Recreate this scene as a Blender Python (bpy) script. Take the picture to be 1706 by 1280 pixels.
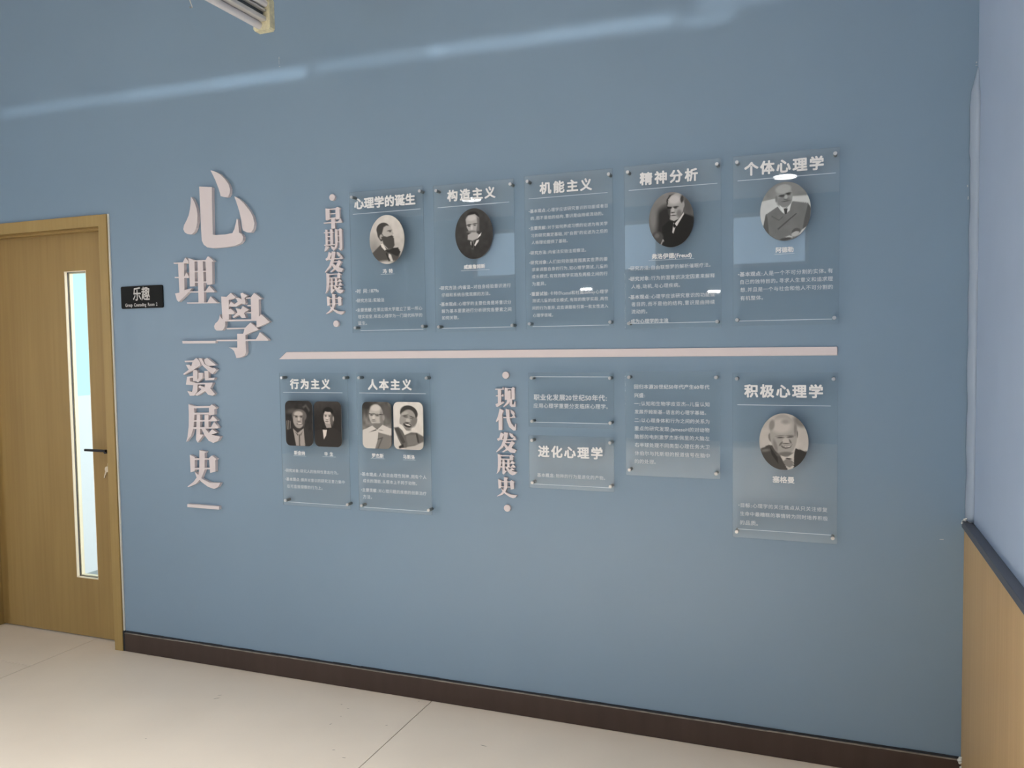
import bpy, bmesh, math, random
import numpy as np
from mathutils import Vector, Matrix
from mathutils.geometry import tessellate_polygon
random.seed(4)
S = bpy.context.scene
COL = S.collection
for o in list(bpy.data.objects): bpy.data.objects.remove(o)

# ------------------------------------------------------------------ camera
FPX = 1355.47                      # focal length in pixels of the 1706 px wide frame
YAW, PITCH, ROLL = -0.37081, 0.05153, -0.01433
CAM = Vector((0.0, -2.8953, 1.45))
def _rot():
    cy, sy, cp, sp, cr, sr = math.cos(YAW), math.sin(YAW), math.cos(PITCH), math.sin(PITCH), math.cos(ROLL), math.sin(ROLL)
    B = Matrix(((1, 0, 0), (0, 0, -1), (0, 1, 0)))
    Rz = Matrix(((cy, -sy, 0), (sy, cy, 0), (0, 0, 1)))
    Rx = Matrix(((1, 0, 0), (0, cp, -sp), (0, sp, cp)))
    Rr = Matrix(((cr, -sr, 0), (sr, cr, 0), (0, 0, 1)))
    return Rr @ Rx @ B @ Rz        # world -> image axes (x right, y down, z forward)
RM = _rot()
cd = bpy.data.cameras.new('camera')
cd.sensor_fit = 'HORIZONTAL'; cd.sensor_width = 36.0; cd.lens = FPX / 1706 * 36.0
cd.clip_start = 0.05; cd.clip_end = 200
cam = bpy.data.objects.new('camera', cd); COL.objects.link(cam)
rows = (RM[0], -RM[1], -RM[2])
m3 = Matrix(rows).transposed()
cam.matrix_world = Matrix.Translation(CAM) @ m3.to_4x4()
S.camera = cam

def W(px, py, y=0.0):
    """measured point of the photograph -> metres on the plane at depth y"""
    v = RM.transposed() @ Vector(((px - 853) / FPX, (py - 640) / FPX, 1.0))
    t = (y - CAM.y) / v.y
    P = CAM + v * t
    return P.x, P.z

# ------------------------------------------------------------------ world, lights, exposure
S.view_settings.view_transform = 'Standard'; S.view_settings.look = 'None'
S.view_settings.gamma = 1.0; S.view_settings.use_curve_mapping = False
S.view_settings.exposure = 0.0
wd = bpy.data.worlds.new('sky'); S.world = wd; wd.use_nodes = True
bg = wd.node_tree.nodes['Background']; bg.inputs[0].default_value = (0.62, 0.80, 1.0, 1); bg.inputs[1].default_value = 2.2

def area(name, loc, rot, sx, sy, power, color=(1, 1, 1), spread=math.pi):
    l = bpy.data.lights.new(name, 'AREA'); l.shape = 'RECTANGLE'; l.size = sx; l.size_y = sy
    l.energy = power; l.color = color; l.spread = spread
    o = bpy.data.objects.new(name, l); COL.objects.link(o); o.location = loc; o.rotation_euler = rot
    return o
R = math.radians
# daylight of the left window and counseling room; ceiling fills are added lights
area('daylight_left', (-6.45, -4.2, 1.3), (R(90), 0, R(-90)), 1.5, 1.9, 56, (1.0, 0.99, 0.98))
area('overhead_fill', (-2.2, -4.6, 3.36), (0, 0, 0), 4.2, 2.2, 28, (1.0, 0.99, 0.97))  # added overhead light, the ceiling has no panel
area('floor_fill', (-1.6, -2.4, 3.36), (0, 0, 0), 3.2, 1.8, 52, (1.0, 0.99, 0.985), R(75))  # added downward light to brighten the floor, no skylight above
area('floor_bounce_fill', (-1.25, -1.8, 3.36), (0, 0, 0), 2.0, 0.7, 34, (1.0, 0.99, 0.98), R(14))  # added narrow beam; its floor bounce lifts the foot of the wall
area('far_floor_fill', (-2.3, -6.4, 3.36), (0, 0, 0), 4.0, 3.6, 90, (1.0, 0.98, 0.97), R(24))  # added beam brightening the far floor mirrored in the lower boards
area('daylight_counseling_room', (-1.6, 1.9, 1.55), (R(90), 0, R(90)), 2.8, 2.6, 92, (1.0, 1.0, 1.0))
# narrow lights added behind the camera to throw the streak on the wall
def streak(x0, x1, z0, z1, h, p):
    L = abs(x1 - x0)
    o = area('streak_light', ((x0 + x1) / 2, -3.6, (z0 + z1) / 2), (R(90), 0, 0), L, h, p * L, (0.95, 0.98, 1.0), R(1.3))
    o.rotation_euler = (R(90), -math.atan2(z1 - z0, x1 - x0), 0)
STREAK_K = 0.07
STREAKS = [(-3.8, -3.0, 2.611, 2.598, .012, .5), (-3.0, -2.5, 2.597, 2.588, .02, .8), (-2.5, -2.02, 2.588, 2.580, .03, 1.1),
         (-1.97, -1.4, 2.590, 2.578, .02, .5), (-1.45, -1.0, 2.582, 2.568, .022, .75), (-1.0, -0.5, 2.570, 2.562, .03, .9),
         (-0.48, -0.3, 2.545, 2.545, .015, .5), (-0.42, 0.15, 2.60, 2.585, .015, .5)]
for s_ in STREAKS: streak(*s_[:5], s_[5] * STREAK_K)

# ------------------------------------------------------------------ helpers
def lin(c):
    c = c / 255.0
    return c / 12.92 if c <= 0.04045 else ((c + 0.055) / 1.055) ** 2.4
def rgb(r, g, b, k=1.0): return (lin(r) * k, lin(g) * k, lin(b) * k, 1)

def mat(name, col, rough=0.5, metal=0.0, spec=0.5, bump=0.0, bscale=40, var=0.0, vscale=3.0, stretch=(1, 1, 1)):
    m = bpy.data.materials.new(name); m.use_nodes = True; N = m.node_tree.nodes; L = m.node_tree.links
    b = N['Principled BSDF']; b.inputs['Base Color'].default_value = col
    b.inputs['Roughness'].default_value = rough; b.inputs['Metallic'].default_value = metal
    b.inputs['Specular IOR Level'].default_value = spec
    tc = N.new('ShaderNodeTexCoord'); mp = N.new('ShaderNodeMapping'); mp.inputs['Scale'].default_value = stretch
    L.new(tc.outputs['Object'], mp.inputs[0])
    if var:
        n = N.new('ShaderNodeTexNoise'); n.inputs['Scale'].default_value = vscale; n.inputs['Detail'].default_value = 5
        L.new(mp.outputs[0], n.inputs['Vector'])
        r = N.new('ShaderNodeMapRange'); r.inputs[1].default_value = 0.3; r.inputs[2].default_value = 0.7
        r.inputs[3].default_value = 1 - var; r.inputs[4].default_value = 1 + var
        L.new(n.outputs['Fac'], r.inputs[0])
        h = N.new('ShaderNodeHueSaturation'); h.inputs['Color'].default_value = col
        L.new(r.outputs[0], h.inputs['Value']); L.new(h.outputs[0], b.inputs['Base Color'])
    if bump:
        n2 = N.new('ShaderNodeTexNoise'); n2.inputs['Scale'].default_value = bscale; n2.inputs['Detail'].default_value = 3
        L.new(mp.outputs[0], n2.inputs['Vector'])
        bp = N.new('ShaderNodeBump'); bp.inputs['Strength'].default_value = bump; bp.inputs['Distance'].default_value = 0.002
        L.new(n2.outputs['Fac'], bp.inputs['Height']); L.new(bp.outputs[0], b.inputs['Normal'])
    return m

def wood(name, c1, c2, rough=0.45):
    m = bpy.data.materials.new(name); m.use_nodes = True; N = m.node_tree.nodes; L = m.node_tree.links
    b = N['Principled BSDF']; b.inputs['Roughness'].default_value = rough; b.inputs['Specular IOR Level'].default_value = 0.35
    tc = N.new('ShaderNodeTexCoord')
    def noise(sc, det, st):
        mp = N.new('ShaderNodeMapping'); mp.inputs['Scale'].default_value = st; L.new(tc.outputs['Object'], mp.inputs[0])
        n = N.new('ShaderNodeTexNoise'); n.inputs['Scale'].default_value = sc; n.inputs['Detail'].default_value = det
        L.new(mp.outputs[0], n.inputs['Vector']); return n
    a = noise(60, 4, (1, 1, 0.03)); c = noise(7, 3, (1, 1, 0.12))
    mx = N.new('ShaderNodeMath'); mx.operation = 'MULTIPLY_ADD'; mx.inputs[1].default_value = 0.45
    L.new(a.outputs['Fac'], mx.inputs[0])
    m2 = N.new('ShaderNodeMath'); m2.operation = 'MULTIPLY'; m2.inputs[1].default_value = 0.55
    L.new(c.outputs['Fac'], m2.inputs[0]); L.new(m2.outputs[0], mx.inputs[2])
    cr = N.new('ShaderNodeValToRGB'); cr.color_ramp.elements[0].position = 0.36; cr.color_ramp.elements[1].position = 0.64
    cr.color_ramp.elements[0].color = c1; cr.color_ramp.elements[1].color = c2
    L.new(mx.outputs[0], cr.inputs[0]); L.new(cr.outputs[0], b.inputs['Base Color'])
    bp = N.new('ShaderNodeBump'); bp.inputs['Strength'].default_value = 0.12; bp.inputs['Distance'].default_value = 0.001
    L.new(a.outputs['Fac'], bp.inputs['Height']); L.new(bp.outputs[0], b.inputs['Normal'])
    return m

def clear(name, tint, gloss=0.015, frost=0.0, frostcol=(0.8, 0.9, 1, 1)):
    """thin clear sheet: transmits straight, reflects with Schlick's Fresnel term"""
    m = bpy.data.materials.new(name); m.use_nodes = True; N = m.node_tree.nodes; L = m.node_tree.links
    N.remove(N['Principled BSDF']); out = N['Material Output']
    g = N.new('ShaderNodeNewGeometry'); d = N.new('ShaderNodeVectorMath'); d.operation = 'DOT_PRODUCT'
    L.new(g.outputs['Normal'], d.inputs[0]); L.new(g.outputs['Incoming'], d.inputs[1])
    ab = N.new('ShaderNodeMath'); ab.operation = 'ABSOLUTE'; L.new(d.outputs['Value'], ab.inputs[0])
    s1 = N.new('ShaderNodeMath'); s1.operation = 'SUBTRACT'; s1.inputs[0].default_value = 1; L.new(ab.outputs[0], s1.inputs[1])
    pw = N.new('ShaderNodeMath'); pw.operation = 'POWER'; pw.inputs[1].default_value = 5; L.new(s1.outputs[0], pw.inputs[0])
    ma = N.new('ShaderNodeMath'); ma.operation = 'MULTIPLY_ADD'; ma.inputs[1].default_value = 0.96; ma.inputs[2].default_value = 0.04
    L.new(pw.outputs[0], ma.inputs[0])
    tr = N.new('ShaderNodeBsdfTransparent'); tr.inputs[0].default_value = tint
    gl = N.new('ShaderNodeBsdfGlossy'); gl.inputs['Roughness'].default_value = gloss; gl.inputs[0].default_value = (1, 1, 1, 1)
    mx = N.new('ShaderNodeMixShader'); L.new(ma.outputs[0], mx.inputs[0]); L.new(tr.outputs[0], mx.inputs[1]); L.new(gl.outputs[0], mx.inputs[2])
    last = mx
    if frost:
        df = N.new('ShaderNodeBsdfDiffuse'); df.inputs[0].default_value = frostcol
        m3_ = N.new('ShaderNodeMixShader'); m3_.inputs[0].default_value = frost
        L.new(mx.outputs[0], m3_.inputs[1]); L.new(df.outputs[0], m3_.inputs[2]); last = m3_
    L.new(last.outputs[0], out.inputs[0])
    return m

def link(name, me, m=None, parent=None, kind=None):
    o = bpy.data.objects.new(name, me); COL.objects.link(o)
    if m is not None and me is not None:
        for q in (m if isinstance(m, (list, tuple)) else [m]): me.materials.append(q)
    if parent is not None: o.parent = parent
    if kind: o['kind'] = kind
    return o
def obj(name, bm, m, parent=None, kind=None, smooth=False):
    bmesh.ops.recalc_face_normals(bm, faces=bm.faces[:])
    me = bpy.data.meshes.new(name); bm.to_mesh(me); bm.free()
    if smooth:
        for p in me.polygons: p.use_smooth = True
    return link(name, me, m, parent, kind)
def tag(o, label, cat, group=None):
    o['label'] = label; o['category'] = cat
    if group: o['group'] = group
    return o
def empty(name, loc, label=None, cat=None, group=None, kind=None):
    o = bpy.data.objects.new(name, None); COL.objects.link(o); o.location = loc; o.empty_display_size = 0.05
    if label: tag(o, label, cat, group)
    if kind: o['kind'] = kind
    return o
def box(bm, x0, x1, y0, y1, z0, z1, bev=0.0, mi=0):
    r = bmesh.ops.create_cube(bm, size=1.0)
    for v in r['verts']:
        v.co = Vector(((x0 + x1) / 2 + v.co.x * (x1 - x0), (y0 + y1) / 2 + v.co.y * (y1 - y0), (z0 + z1) / 2 + v.co.z * (z1 - z0)))
    fs = set(f for v in r['verts'] for f in v.link_faces)
    for f in fs: f.material_index = mi
    if bev:
        es = list(set(e for f in fs for e in f.edges))
        bmesh.ops.bevel(bm, geom=es, offset=bev, segments=2, profile=0.5, affect='EDGES')
    return bm
def mkbox(*a, **k): return box(bmesh.new(), *a, **k)
def cyl(bm, p0, p1, r, seg=20, r2=None, mi=0):
    p0 = Vector(p0); p1 = Vector(p1); d = p1 - p0
    M = Matrix.Translation((p0 + p1) / 2) @ d.to_track_quat('Z', 'Y').to_matrix().to_4x4()
    q = bmesh.ops.create_cone(bm, cap_ends=True, segments=seg, radius1=r, radius2=r if r2 is None else r2, depth=d.length, matrix=M)
    for v in q['verts']:
        for f in v.link_faces: f.material_index = mi
    return bm
def prism(bm, pts, yf, yb):
    """outline in (x, z) metres, extruded from front plane yf to back plane yb"""
    a = [bm.verts.new((x, yf, z)) for x, z in pts]; b = [bm.verts.new((x, yb, z)) for x, z in pts]
    n = len(pts)
    x0, z0 = pts[0]
    for t in tessellate_polygon([[Vector(((x - x0) * 100, (z - z0) * 100, 0)) for x, z in pts]]):
        try: bm.faces.new([a[i] for i in t]); bm.faces.new([b[i] for i in t][::-1])
        except ValueError: pass
    for i in range(n): bm.faces.new((a[i], b[i], b[(i + 1) % n], a[(i + 1) % n]))
def local(o, P):
    """shift mesh so that the parent's location P is the origin"""
    o.data.transform(Matrix.Translation(-Vector(P)))

# ------------------------------------------------------------------ materials
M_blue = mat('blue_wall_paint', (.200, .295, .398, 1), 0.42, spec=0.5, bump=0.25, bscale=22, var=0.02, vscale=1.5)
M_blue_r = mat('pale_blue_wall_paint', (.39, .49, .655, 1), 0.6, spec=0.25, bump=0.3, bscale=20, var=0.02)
M_white = mat('white_ceiling_paint', rgb(232, 230, 226), 0.8)
M_far = mat('far_wall_paint', rgb(150, 168, 186), 0.7)
M_plaster = mat('plaster_filler', rgb(158, 174, 194), 0.7, bump=0.9, bscale=30)
M_tile = mat('floor_tile_glaze', (.75, .665, .56, 1), 0.42, spec=0.22, var=0.035, vscale=2.2, bump=0.02, bscale=8)
M_grout = mat('dark_grout', rgb(120, 108, 95), 0.9)
M_smudge = mat('tile_scuff', rgb(120, 112, 100), 0.8)
M_base = mat('bronze_skirting_metal', rgb(92, 80, 76), 0.38, metal=0.8, var=0.06, vscale=20, stretch=(1, 1, .05))
_n = M_base.node_tree.nodes; _t = _n.new('ShaderNodeCombineXYZ'); _t.inputs[0].default_value = 1.0
M_base.node_tree.links.new(_t.outputs[0], _n['Principled BSDF'].inputs['Tangent']); _n['Principled BSDF'].inputs['Anisotropic'].default_value = 0.92
M_baseedge = mat('skirting_worn_edge', rgb(150, 142, 134), 0.4, metal=0.3, var=0.3, vscale=30)
M_gap = mat('black_sealant', rgb(38, 40, 46), 0.8)
M_door = wood('door_veneer', rgb(151, 123, 74), rgb(163, 136, 84))
M_frame = wood('door_frame_veneer', rgb(158, 132, 80), rgb(168, 143, 90))
M_wains = wood('wainscot_laminate', rgb(180, 150, 108), rgb(192, 163, 120), 0.5)
M_rail = mat('dark_grey_rail', rgb(74, 76, 86), 0.4)
M_caulk = mat('white_caulk', rgb(225, 225, 220), 0.7)
M_scar = mat('bare_plaster_scar', rgb(176, 184, 190), 0.8)
M_bead = mat('cream_glazing_bead', rgb(240, 226, 200), 0.5)
M_black = mat('black_metal', rgb(34, 32, 36), 0.35, metal=0.4)
M_steel = mat('brushed_steel', rgb(205, 205, 205), 0.28, metal=0.9)
M_steel_dark = mat('dull_steel', rgb(120, 124, 122), 0.35, metal=0.9)
M_key = mat('brass_key_metal', rgb(205, 190, 165), 0.35, metal=0.6)
M_pink = mat('pale_pink_acrylic_face', rgb(222, 213, 215), 0.45, spec=0.3)
M_print = mat('white_print', rgb(242, 242, 242), 0.6)
M_text = mat('white_small_print', rgb(205, 212, 218), 0.6)
M_rule = mat('white_rule_line', rgb(196, 210, 222), 0.5)
M_sign = mat('black_sign_plate', rgb(26, 26, 25), 0.5, spec=0.12)
M_signtxt = mat('sign_print', rgb(200, 198, 196), 0.6)
M_acr = clear('clear_acrylic', (0.975, 0.985, 0.985, 1), 0.018, 0.015, rgb(190, 200, 205))
M_acre = clear('acrylic_cut_edge', (0.85, 0.92, 0.93, 1), 0.2, 0.28, rgb(170, 195, 205))
M_glass = clear('clear_glass', (0.97, 1.0, 0.99, 1), 0.0)
M_lampw = mat('white_lamp_enamel', rgb(205, 203, 200), 0.4)
M_tube = mat('unlit_tube_glass', rgb(222, 220, 222), 0.25)
M_lampd = mat('lamp_shadow_grey', rgb(96, 102, 104), 0.5)
M_yellow = mat('yellowed_plastic', rgb(224, 217, 182), 0.6, var=0.18, vscale=60, bump=0.6, bscale=80)
M_wire = mat('white_wire', rgb(215, 213, 205), 0.5)
M_cyan = mat('aqua_wall_paint', (0.58, 0.90, 0.92, 1), 0.7)
M_paledado = mat('pale_dado_paint', (0.84, 0.85, 0.88, 1), 0.7)
M_greyfloor = mat('grey_room_floor', rgb(150, 158, 162), 0.4)
def emis(name, col, s):
    m = bpy.data.materials.new(name); m.use_nodes = True; b = m.node_tree.nodes['Principled BSDF']
    b.inputs['Base Color'].default_value = (.8, .8, .8, 1); b.inputs['Emission Color'].default_value = col; b.inputs['Emission Strength'].default_value = s
    return m
M_led = emis('lit_lamp_diffuser', (1, 0.98, 0.95, 1), 30)
mp = bpy.data.materials.new('photo_print'); mp.use_nodes = True
_b = mp.node_tree.nodes['Principled BSDF']; _b.inputs['Roughness'].default_value = 0.35; _b.inputs['Specular IOR Level'].default_value = 0.12
_a = mp.node_tree.nodes.new('ShaderNodeVertexColor'); _a.layer_name = 'print'
mp.node_tree.links.new(_a.outputs[0], _b.inputs['Base Color'])
M_photo = mp

# ------------------------------------------------------------------ room shell
XR, XL, YF, ZC = 0.426, -6.5, -9.0, 3.4
DX0, DX1, DZ = -4.07, -3.17, 2.03          # door opening
bm = bmesh.new()                            # back wall with the door opening
box(bm, XL, DX0, 0, .16, 0, ZC); box(bm, DX1, XR + .15, 0, .16, 0, ZC); box(bm, DX0, DX1, 0, .16, DZ, ZC)
bmesh.ops.remove_doubles(bm, verts=bm.verts[:], dist=1e-5)
obj('wall_back', bm, M_blue, kind='structure')
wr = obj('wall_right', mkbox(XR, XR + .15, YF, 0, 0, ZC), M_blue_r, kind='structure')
# ragged filler bead in the corner above the wainscot
bm = bmesh.new(); zs = [0.868 + i * (2.27 - .868) / 60 for i in range(61)]
ring = []
for i, z in enumerate(zs):
    e = 0.019 + 0.0025 * math.sin(i * .7) * random.random() + (0.003 if 48 < i < 56 else 0)
    if i > 57: e *= (60.6 - i) / 4.0
    w_ = 0.05 * (1 if i < 57 else (61 - i) / 5.0)
    ring.append([bm.verts.new((XR - e, -0.0005, z)), bm.verts.new((XR - e * .98, -w_ * .35, z)), bm.verts.new((XR - e * .5, -w_ * .8, z)), bm.verts.new((XR + .002, -w_, z)), bm.verts.new((XR + .002, .001, z))])
for a, b in zip(ring, ring[1:]):
    for k in range(5): bm.faces.new((a[k], a[(k + 1) % 5], b[(k + 1) % 5], b[k]))
bm.faces.new(ring[0]); bm.faces.new(ring[-1])
fb = obj('plaster_bead', bm, M_plaster, wr, smooth=True)
fb['label'] = 'lumpy ridge of painted filler running up the corner'
w1 = obj('wood_panel', mkbox(XR - .021, XR, -1.24, -0.002, 0, 0.846, .0008), M_wains, wr)
obj('wood_panel', mkbox(XR - .021, XR, -2.46, -1.243, 0, 0.846, .0008), M_wains, wr)
obj('wood_panel', mkbox(XR - .021, XR, -3.68, -2.463, 0, 0.846, .0008), M_wains, wr)
bm = bmesh.new(); box(bm, XR - .028, XR, -3.7, -.003, .843, .866, .002)
r_ = obj('cap_rail', bm, M_rail, wr); r_['label'] = 'dark grey rail capping the wood panels'
bm = bmesh.new()
for k in range(9):
    x = XR - .03 + random.random() * .02; z = .857 + random.random() * .014
    cyl(bm, (x, -.004 - random.random() * .02, z), (x + .008, -.012 - random.random() * .03, z + .006), .0035, 6, .002)
c_ = obj('filler_crumbs', bm, M_caulk, wr); c_['kind'] = 'stuff'

# left wall with a tall window, far wall with high windows (they only show as reflections)
def framed_wall(name, along, fixed, lo, hi, openings, z0, z1, thick, mm):
    bm = bmesh.new(); cur = lo
    def seg(a, b, za, zb):
        if along == 'y': box(bm, fixed - thick if fixed < -6 else fixed, fixed if fixed < -6 else fixed + thick, a, b, za, zb)
        else: box(bm, a, b, fixed - thick, fixed, za, zb)
    for a, b in openings:
        seg(cur, a, 0, ZC); seg(a, b, 0, z0); seg(a, b, z1, ZC); cur = b
    seg(cur, hi, 0, ZC)
    return obj(name, bm, mm, kind='structure')
framed_wall('wall_left', 'y', XL, YF, 0, [(-4.95, -3.45)], .7, 2.6, .15, M_far)
FO = [(-5.25, -4.4), (-2.9, -2.3), (-1.3, -.25)]
framed_wall('wall_front', 'x', YF, XL, XR + .15, FO, 2.45, 3.2, .15, M_far)
n = 0
for a, b in [(-4.95, -3.45)]:
    n += 1; w = empty('window_%d' % n, (XL - .07, (a + b) / 2, .7), kind='structure')
    bm = bmesh.new(); x0, x1 = XL - .1, XL - .05
    box(bm, x0, x1, a, a + .05, .7, 2.6); box(bm, x0, x1, b - .05, b, .7, 2.6); box(bm, x0, x1, a, b, .7, .75); box(bm, x0, x1, a, b, 2.55, 2.6); box(bm, x0, x1, (a + b) / 2 - .025, (a + b) / 2 + .025, .7, 2.6)
    f = obj('window_frame', bm, M_lampw, w); local(f, w.location)
for a, b in FO:
    n += 1; w = empty('window_%d' % n, ((a + b) / 2, YF - .07, 2.45), kind='structure')
    bm = bmesh.new(); y0, y1 = YF - .1, YF - .05
    box(bm, a, a + .05, y0, y1, 2.45, 3.2); box(bm, b - .05, b, y0, y1, 2.45, 3.2); box(bm, a, b, y0, y1, 2.45, 2.5); box(bm, a, b, y0, y1, 3.15, 3.2)
    f = obj('window_frame', bm, M_lampw, w); local(f, w.location)
obj('ceiling', mkbox(XL, XR + .15, YF, .16, ZC, ZC + .12), M_white, kind='structure')

# floor of large tiles: long joints at x = -3.397 and x = -1.49
fl = obj('floor', mkbox(XL, XR, YF, 0.16, -.06, -.004), M_grout, kind='structure')
cols = [(-6.5, -5.302, -.7), (-5.302, -3.397, -.293), (-3.397, -1.491, .16), (-1.491, .426, .16)]
g = .0016
for ci, (a, b, y0) in enumerate(cols):
    y = .16 if y0 < 0 else .16
    ys = [.16]
    if y0 < 0: ys.append(y0)
    else: ys.append(-1.745)
    while ys[-1] > YF + .01: ys.append(max(YF, ys[-1] - 1.905))
    for t0, t1 in zip(ys, ys[1:]):
        bm = mkbox(a + g, b - g, t1 + g, t0 - g, -.012, 0.0 - random.random() * .0004, .0008)
        obj('tile', bm, M_tile, fl)
# scuffs and specks on the tiles
def FL(px, py):
    v = RM.transposed() @ Vector(((px - 853) / FPX, (py - 640) / FPX, 1.0)); t = -CAM.z / v.z; P = CAM + v * t; return P.x, P.y
bm = bmesh.new()
for px, py, L_, a_ in [(361, 1164, .03, .8), (366, 1159, .02, .7), (580, 1181, .012, .2), (568, 1194, .008, .5), (551, 1207, .014, 1.2), (556, 1250, .012, .3), (573, 1263, .016, .1), (644, 1209, .01, .4), (698, 1169, .008, 1.), (243, 1231, .008, .4), (806, 1243, .03, -.1), (247, 1092, .02, .1), (569, 1174, .01, .1), (876, 1190, .012, 1.5)]:
    x, y = FL(px, py); d = Vector((math.cos(a_), math.sin(a_))) * L_ / 2; nrm = Vector((-d.y, d.x)).normalized() * .0016
    pts = [(-1, -.3), (-.4, -1), (.5, -.7), (1, .2), (.3, 1), (-.6, .6)]
    vs = [bm.verts.new((x + d.x * u + nrm.x * v_, y + d.y * u + nrm.y * v_, .0004)) for u, v_ in pts]; bm.faces.new(vs)
sc_ = obj('scuff_marks', bm, M_smudge, fl); sc_['kind'] = 'stuff'

# skirting
bb = obj('baseboard_back', mkbox(-3.124, XR - .022, -.012, 0, .001, .088, .0006), M_base, kind='structure')
bm = bmesh.new(); x = -3.123
while x < XR - .03:
    L_ = .05 + random.random() * .12; x2 = min(x + L_, XR - .023); h_ = .0875 + random.random() * .0012
    box(bm, x, x2, -.0135, -.002, h_, h_ + .0025); x = x2
e_ = obj('worn_edge', bm, M_baseedge, bb)
bm = bmesh.new(); x = -3.123
while x < XR - .03:
    L_ = .04 + random.random() * .1; x2 = min(x + L_, XR - .023)
    box(bm, x, x2, -.006, -.0002, .088, .0955 + random.random() * .0018); x = x2
obj('sealant_gap', bm, M_gap, bb)
bm = bmesh.new(); box(bm, -3.1235, XR - .023, -.0085, -.001, 0, .006); obj('foot_gap', bm, M_gap, bb)
bm = bmesh.new()
for k in range(8):
    x = XR - .03 + random.random() * .012; z = .05 + random.random() * .05
    cyl(bm, (x, -.012, z), (x + .006, -.02 - random.random() * .01, z + .008), .005, 6, .002)
q = obj('filler_crumbs', bm, M_caulk, bb); q['kind'] = 'stuff'
# little scars in the wall paint
bm = bmesh.new()
for px, py, w_, h_ in [(465, 97, .003, .012), (465, 104, .002, .02), (466, 111, .006, .004), (1627, 104, .004, .005), (1627, 109, .006, .002), (1569, 899, .012, .004), (1612, 310, .003, .008), (1613, 330, .003, .012)]:
    x, z = W(px, py); x = min(x, XR - .005)
    prism(bm, [(x - w_ / 2, z - h_ / 2), (x + w_ / 2, z - h_ * .3), (x + w_ * .4, z + h_ / 2), (x - w_ * .5, z + h_ * .4)], -.0006, 0)
q = obj('paint_scars', bm, M_scar, bpy.data.objects['wall_back']); q['kind'] = 'stuff'

# ------------------------------------------------------------------ door
dr = empty('door_1', (DX0, 0, 0), kind='structure')
def dpart(name, bm, m, parent=None, label=None, smooth=False):
    o = obj(name, bm, m, smooth=smooth); local(o, dr.location); o.parent = parent or dr
    if label: o['label'] = label
    return o
bm = bmesh.new()                                     # casing legs, head and jamb lining
box(bm, -3.186, -3.136, -.014, .0, 0, 2.072, .001); box(bm, -4.105, -4.055, -.014, .0, 0, 2.072, .001)
box(bm, -3.186, -4.055, -.014, .0, 2.019, 2.072, .001)
box(bm, -3.186, -3.170, 0, .16, 0, 2.03); box(bm, -4.07, -4.055, 0, .16, 0, 2.03); box(bm, -4.055, -3.186, 0, .16, 2.017, 2.03)
box(bm, -3.200, -3.186, .115, .15, 0, 2.017); box(bm, -4.055, -4.04, .115, .15, 0, 2.017); box(bm, -4.04, -3.2, .115, .15, 2.003, 2.017)
box(bm, -4.055, -3.186, .03, .062, 2.009, 2.0175, .001)
dpart('door_frame', bm, M_frame)
dpart('caulk_line', mkbox(-3.1365, -3.1285, -.006, .0, 0.098, 2.074), M_caulk)
bm = bmesh.new(); box(bm, -3.1365, -3.1275, -.010, 0, 0, .098); dpart('frame_foot_gap', bm, M_gap)
HX0, HX1, HZ0, HZ1 = -3.516, -3.370, .300, 1.829
bm = bmesh.new(); y0, y1 = .070, .112
box(bm, -4.0535, HX0, y0, y1, .007, 2.012); box(bm, HX1, -3.189, y0, y1, .007, 2.012)
box(bm, HX0, HX1, y0, y1, .007, HZ0); box(bm, HX0, HX1, y0, y1, HZ1, 2.012)
bmesh.ops.remove_doubles(bm, verts=bm.verts[:], dist=1e-5)
leaf = dpart('door_leaf', bm, M_door)
def bead(ya, yb, w):
    bm = bmesh.new()
    box(bm, HX0, HX0 + w, ya, yb, HZ0, HZ1); box(bm, HX1 - w, HX1, ya, yb, HZ0, HZ1)
    box(bm, HX0 + w, HX1 - w, ya, yb, HZ0, HZ0 + w); box(bm, HX0 + w, HX1 - w, ya, yb, HZ1 - w, HZ1)
    return bm
b1 = dpart('glazing_bead', bead(.0705, .085, .004), M_bead, leaf)
b2 = dpart('glazing_bead', bead(.093, .1115, .010), M_bead, leaf)
dpart('gasket', bead(.085, .088, .006), M_rail, leaf)
dpart('glass_pane', mkbox(HX0 + .002, HX1 - .002, .088, .093, HZ0 + .002, HZ1 - .002), M_glass, leaf)
# lever handle
bm = bmesh.new(); hx, hz = -3.243, .950
box(bm, hx - .024, hx + .024, .062, .0705, hz - .024, hz + .024, .002)
cyl(bm, (hx, .064, hz), (hx, .024, hz), .010, 20)
box(bm, hx - .125, hx + .012, .014, .026, hz - .001, hz + .011, .003)
dpart('door_handle', bm, M_black, leaf, 'black lever handle')
bm = bmesh.new(); kx, kz = -3.262, .862
cyl(bm, (kx, .070, kz), (kx, .066, kz), .015, 20)
box(bm, kx - .014, kx + .014, .066, .0705, kz - .004, kz + .026, .001)
lk = dpart('door_lock', bm, M_key, leaf, 'small brass coloured cylinder lock')
bm = bmesh.new()
cyl(bm, (kx, .067, kz), (kx, .052, kz), .0035, 10)
cyl(bm, (kx - .001, .054, kz - .002), (kx - .001, .050, kz - .002), .014, 22)
prism(bm, [(kx - .012, kz - .012), (kx - .002, kz - .014), (kx - .012, kz - .030), (kx - .018, kz - .046), (kx - .024, kz - .044), (kx - .018, kz - .028)], .050, .053)
ky = obj('key', bm, M_key); tag(ky, 'pale metal key left hanging in the lock of the wooden door', 'key')

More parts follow.
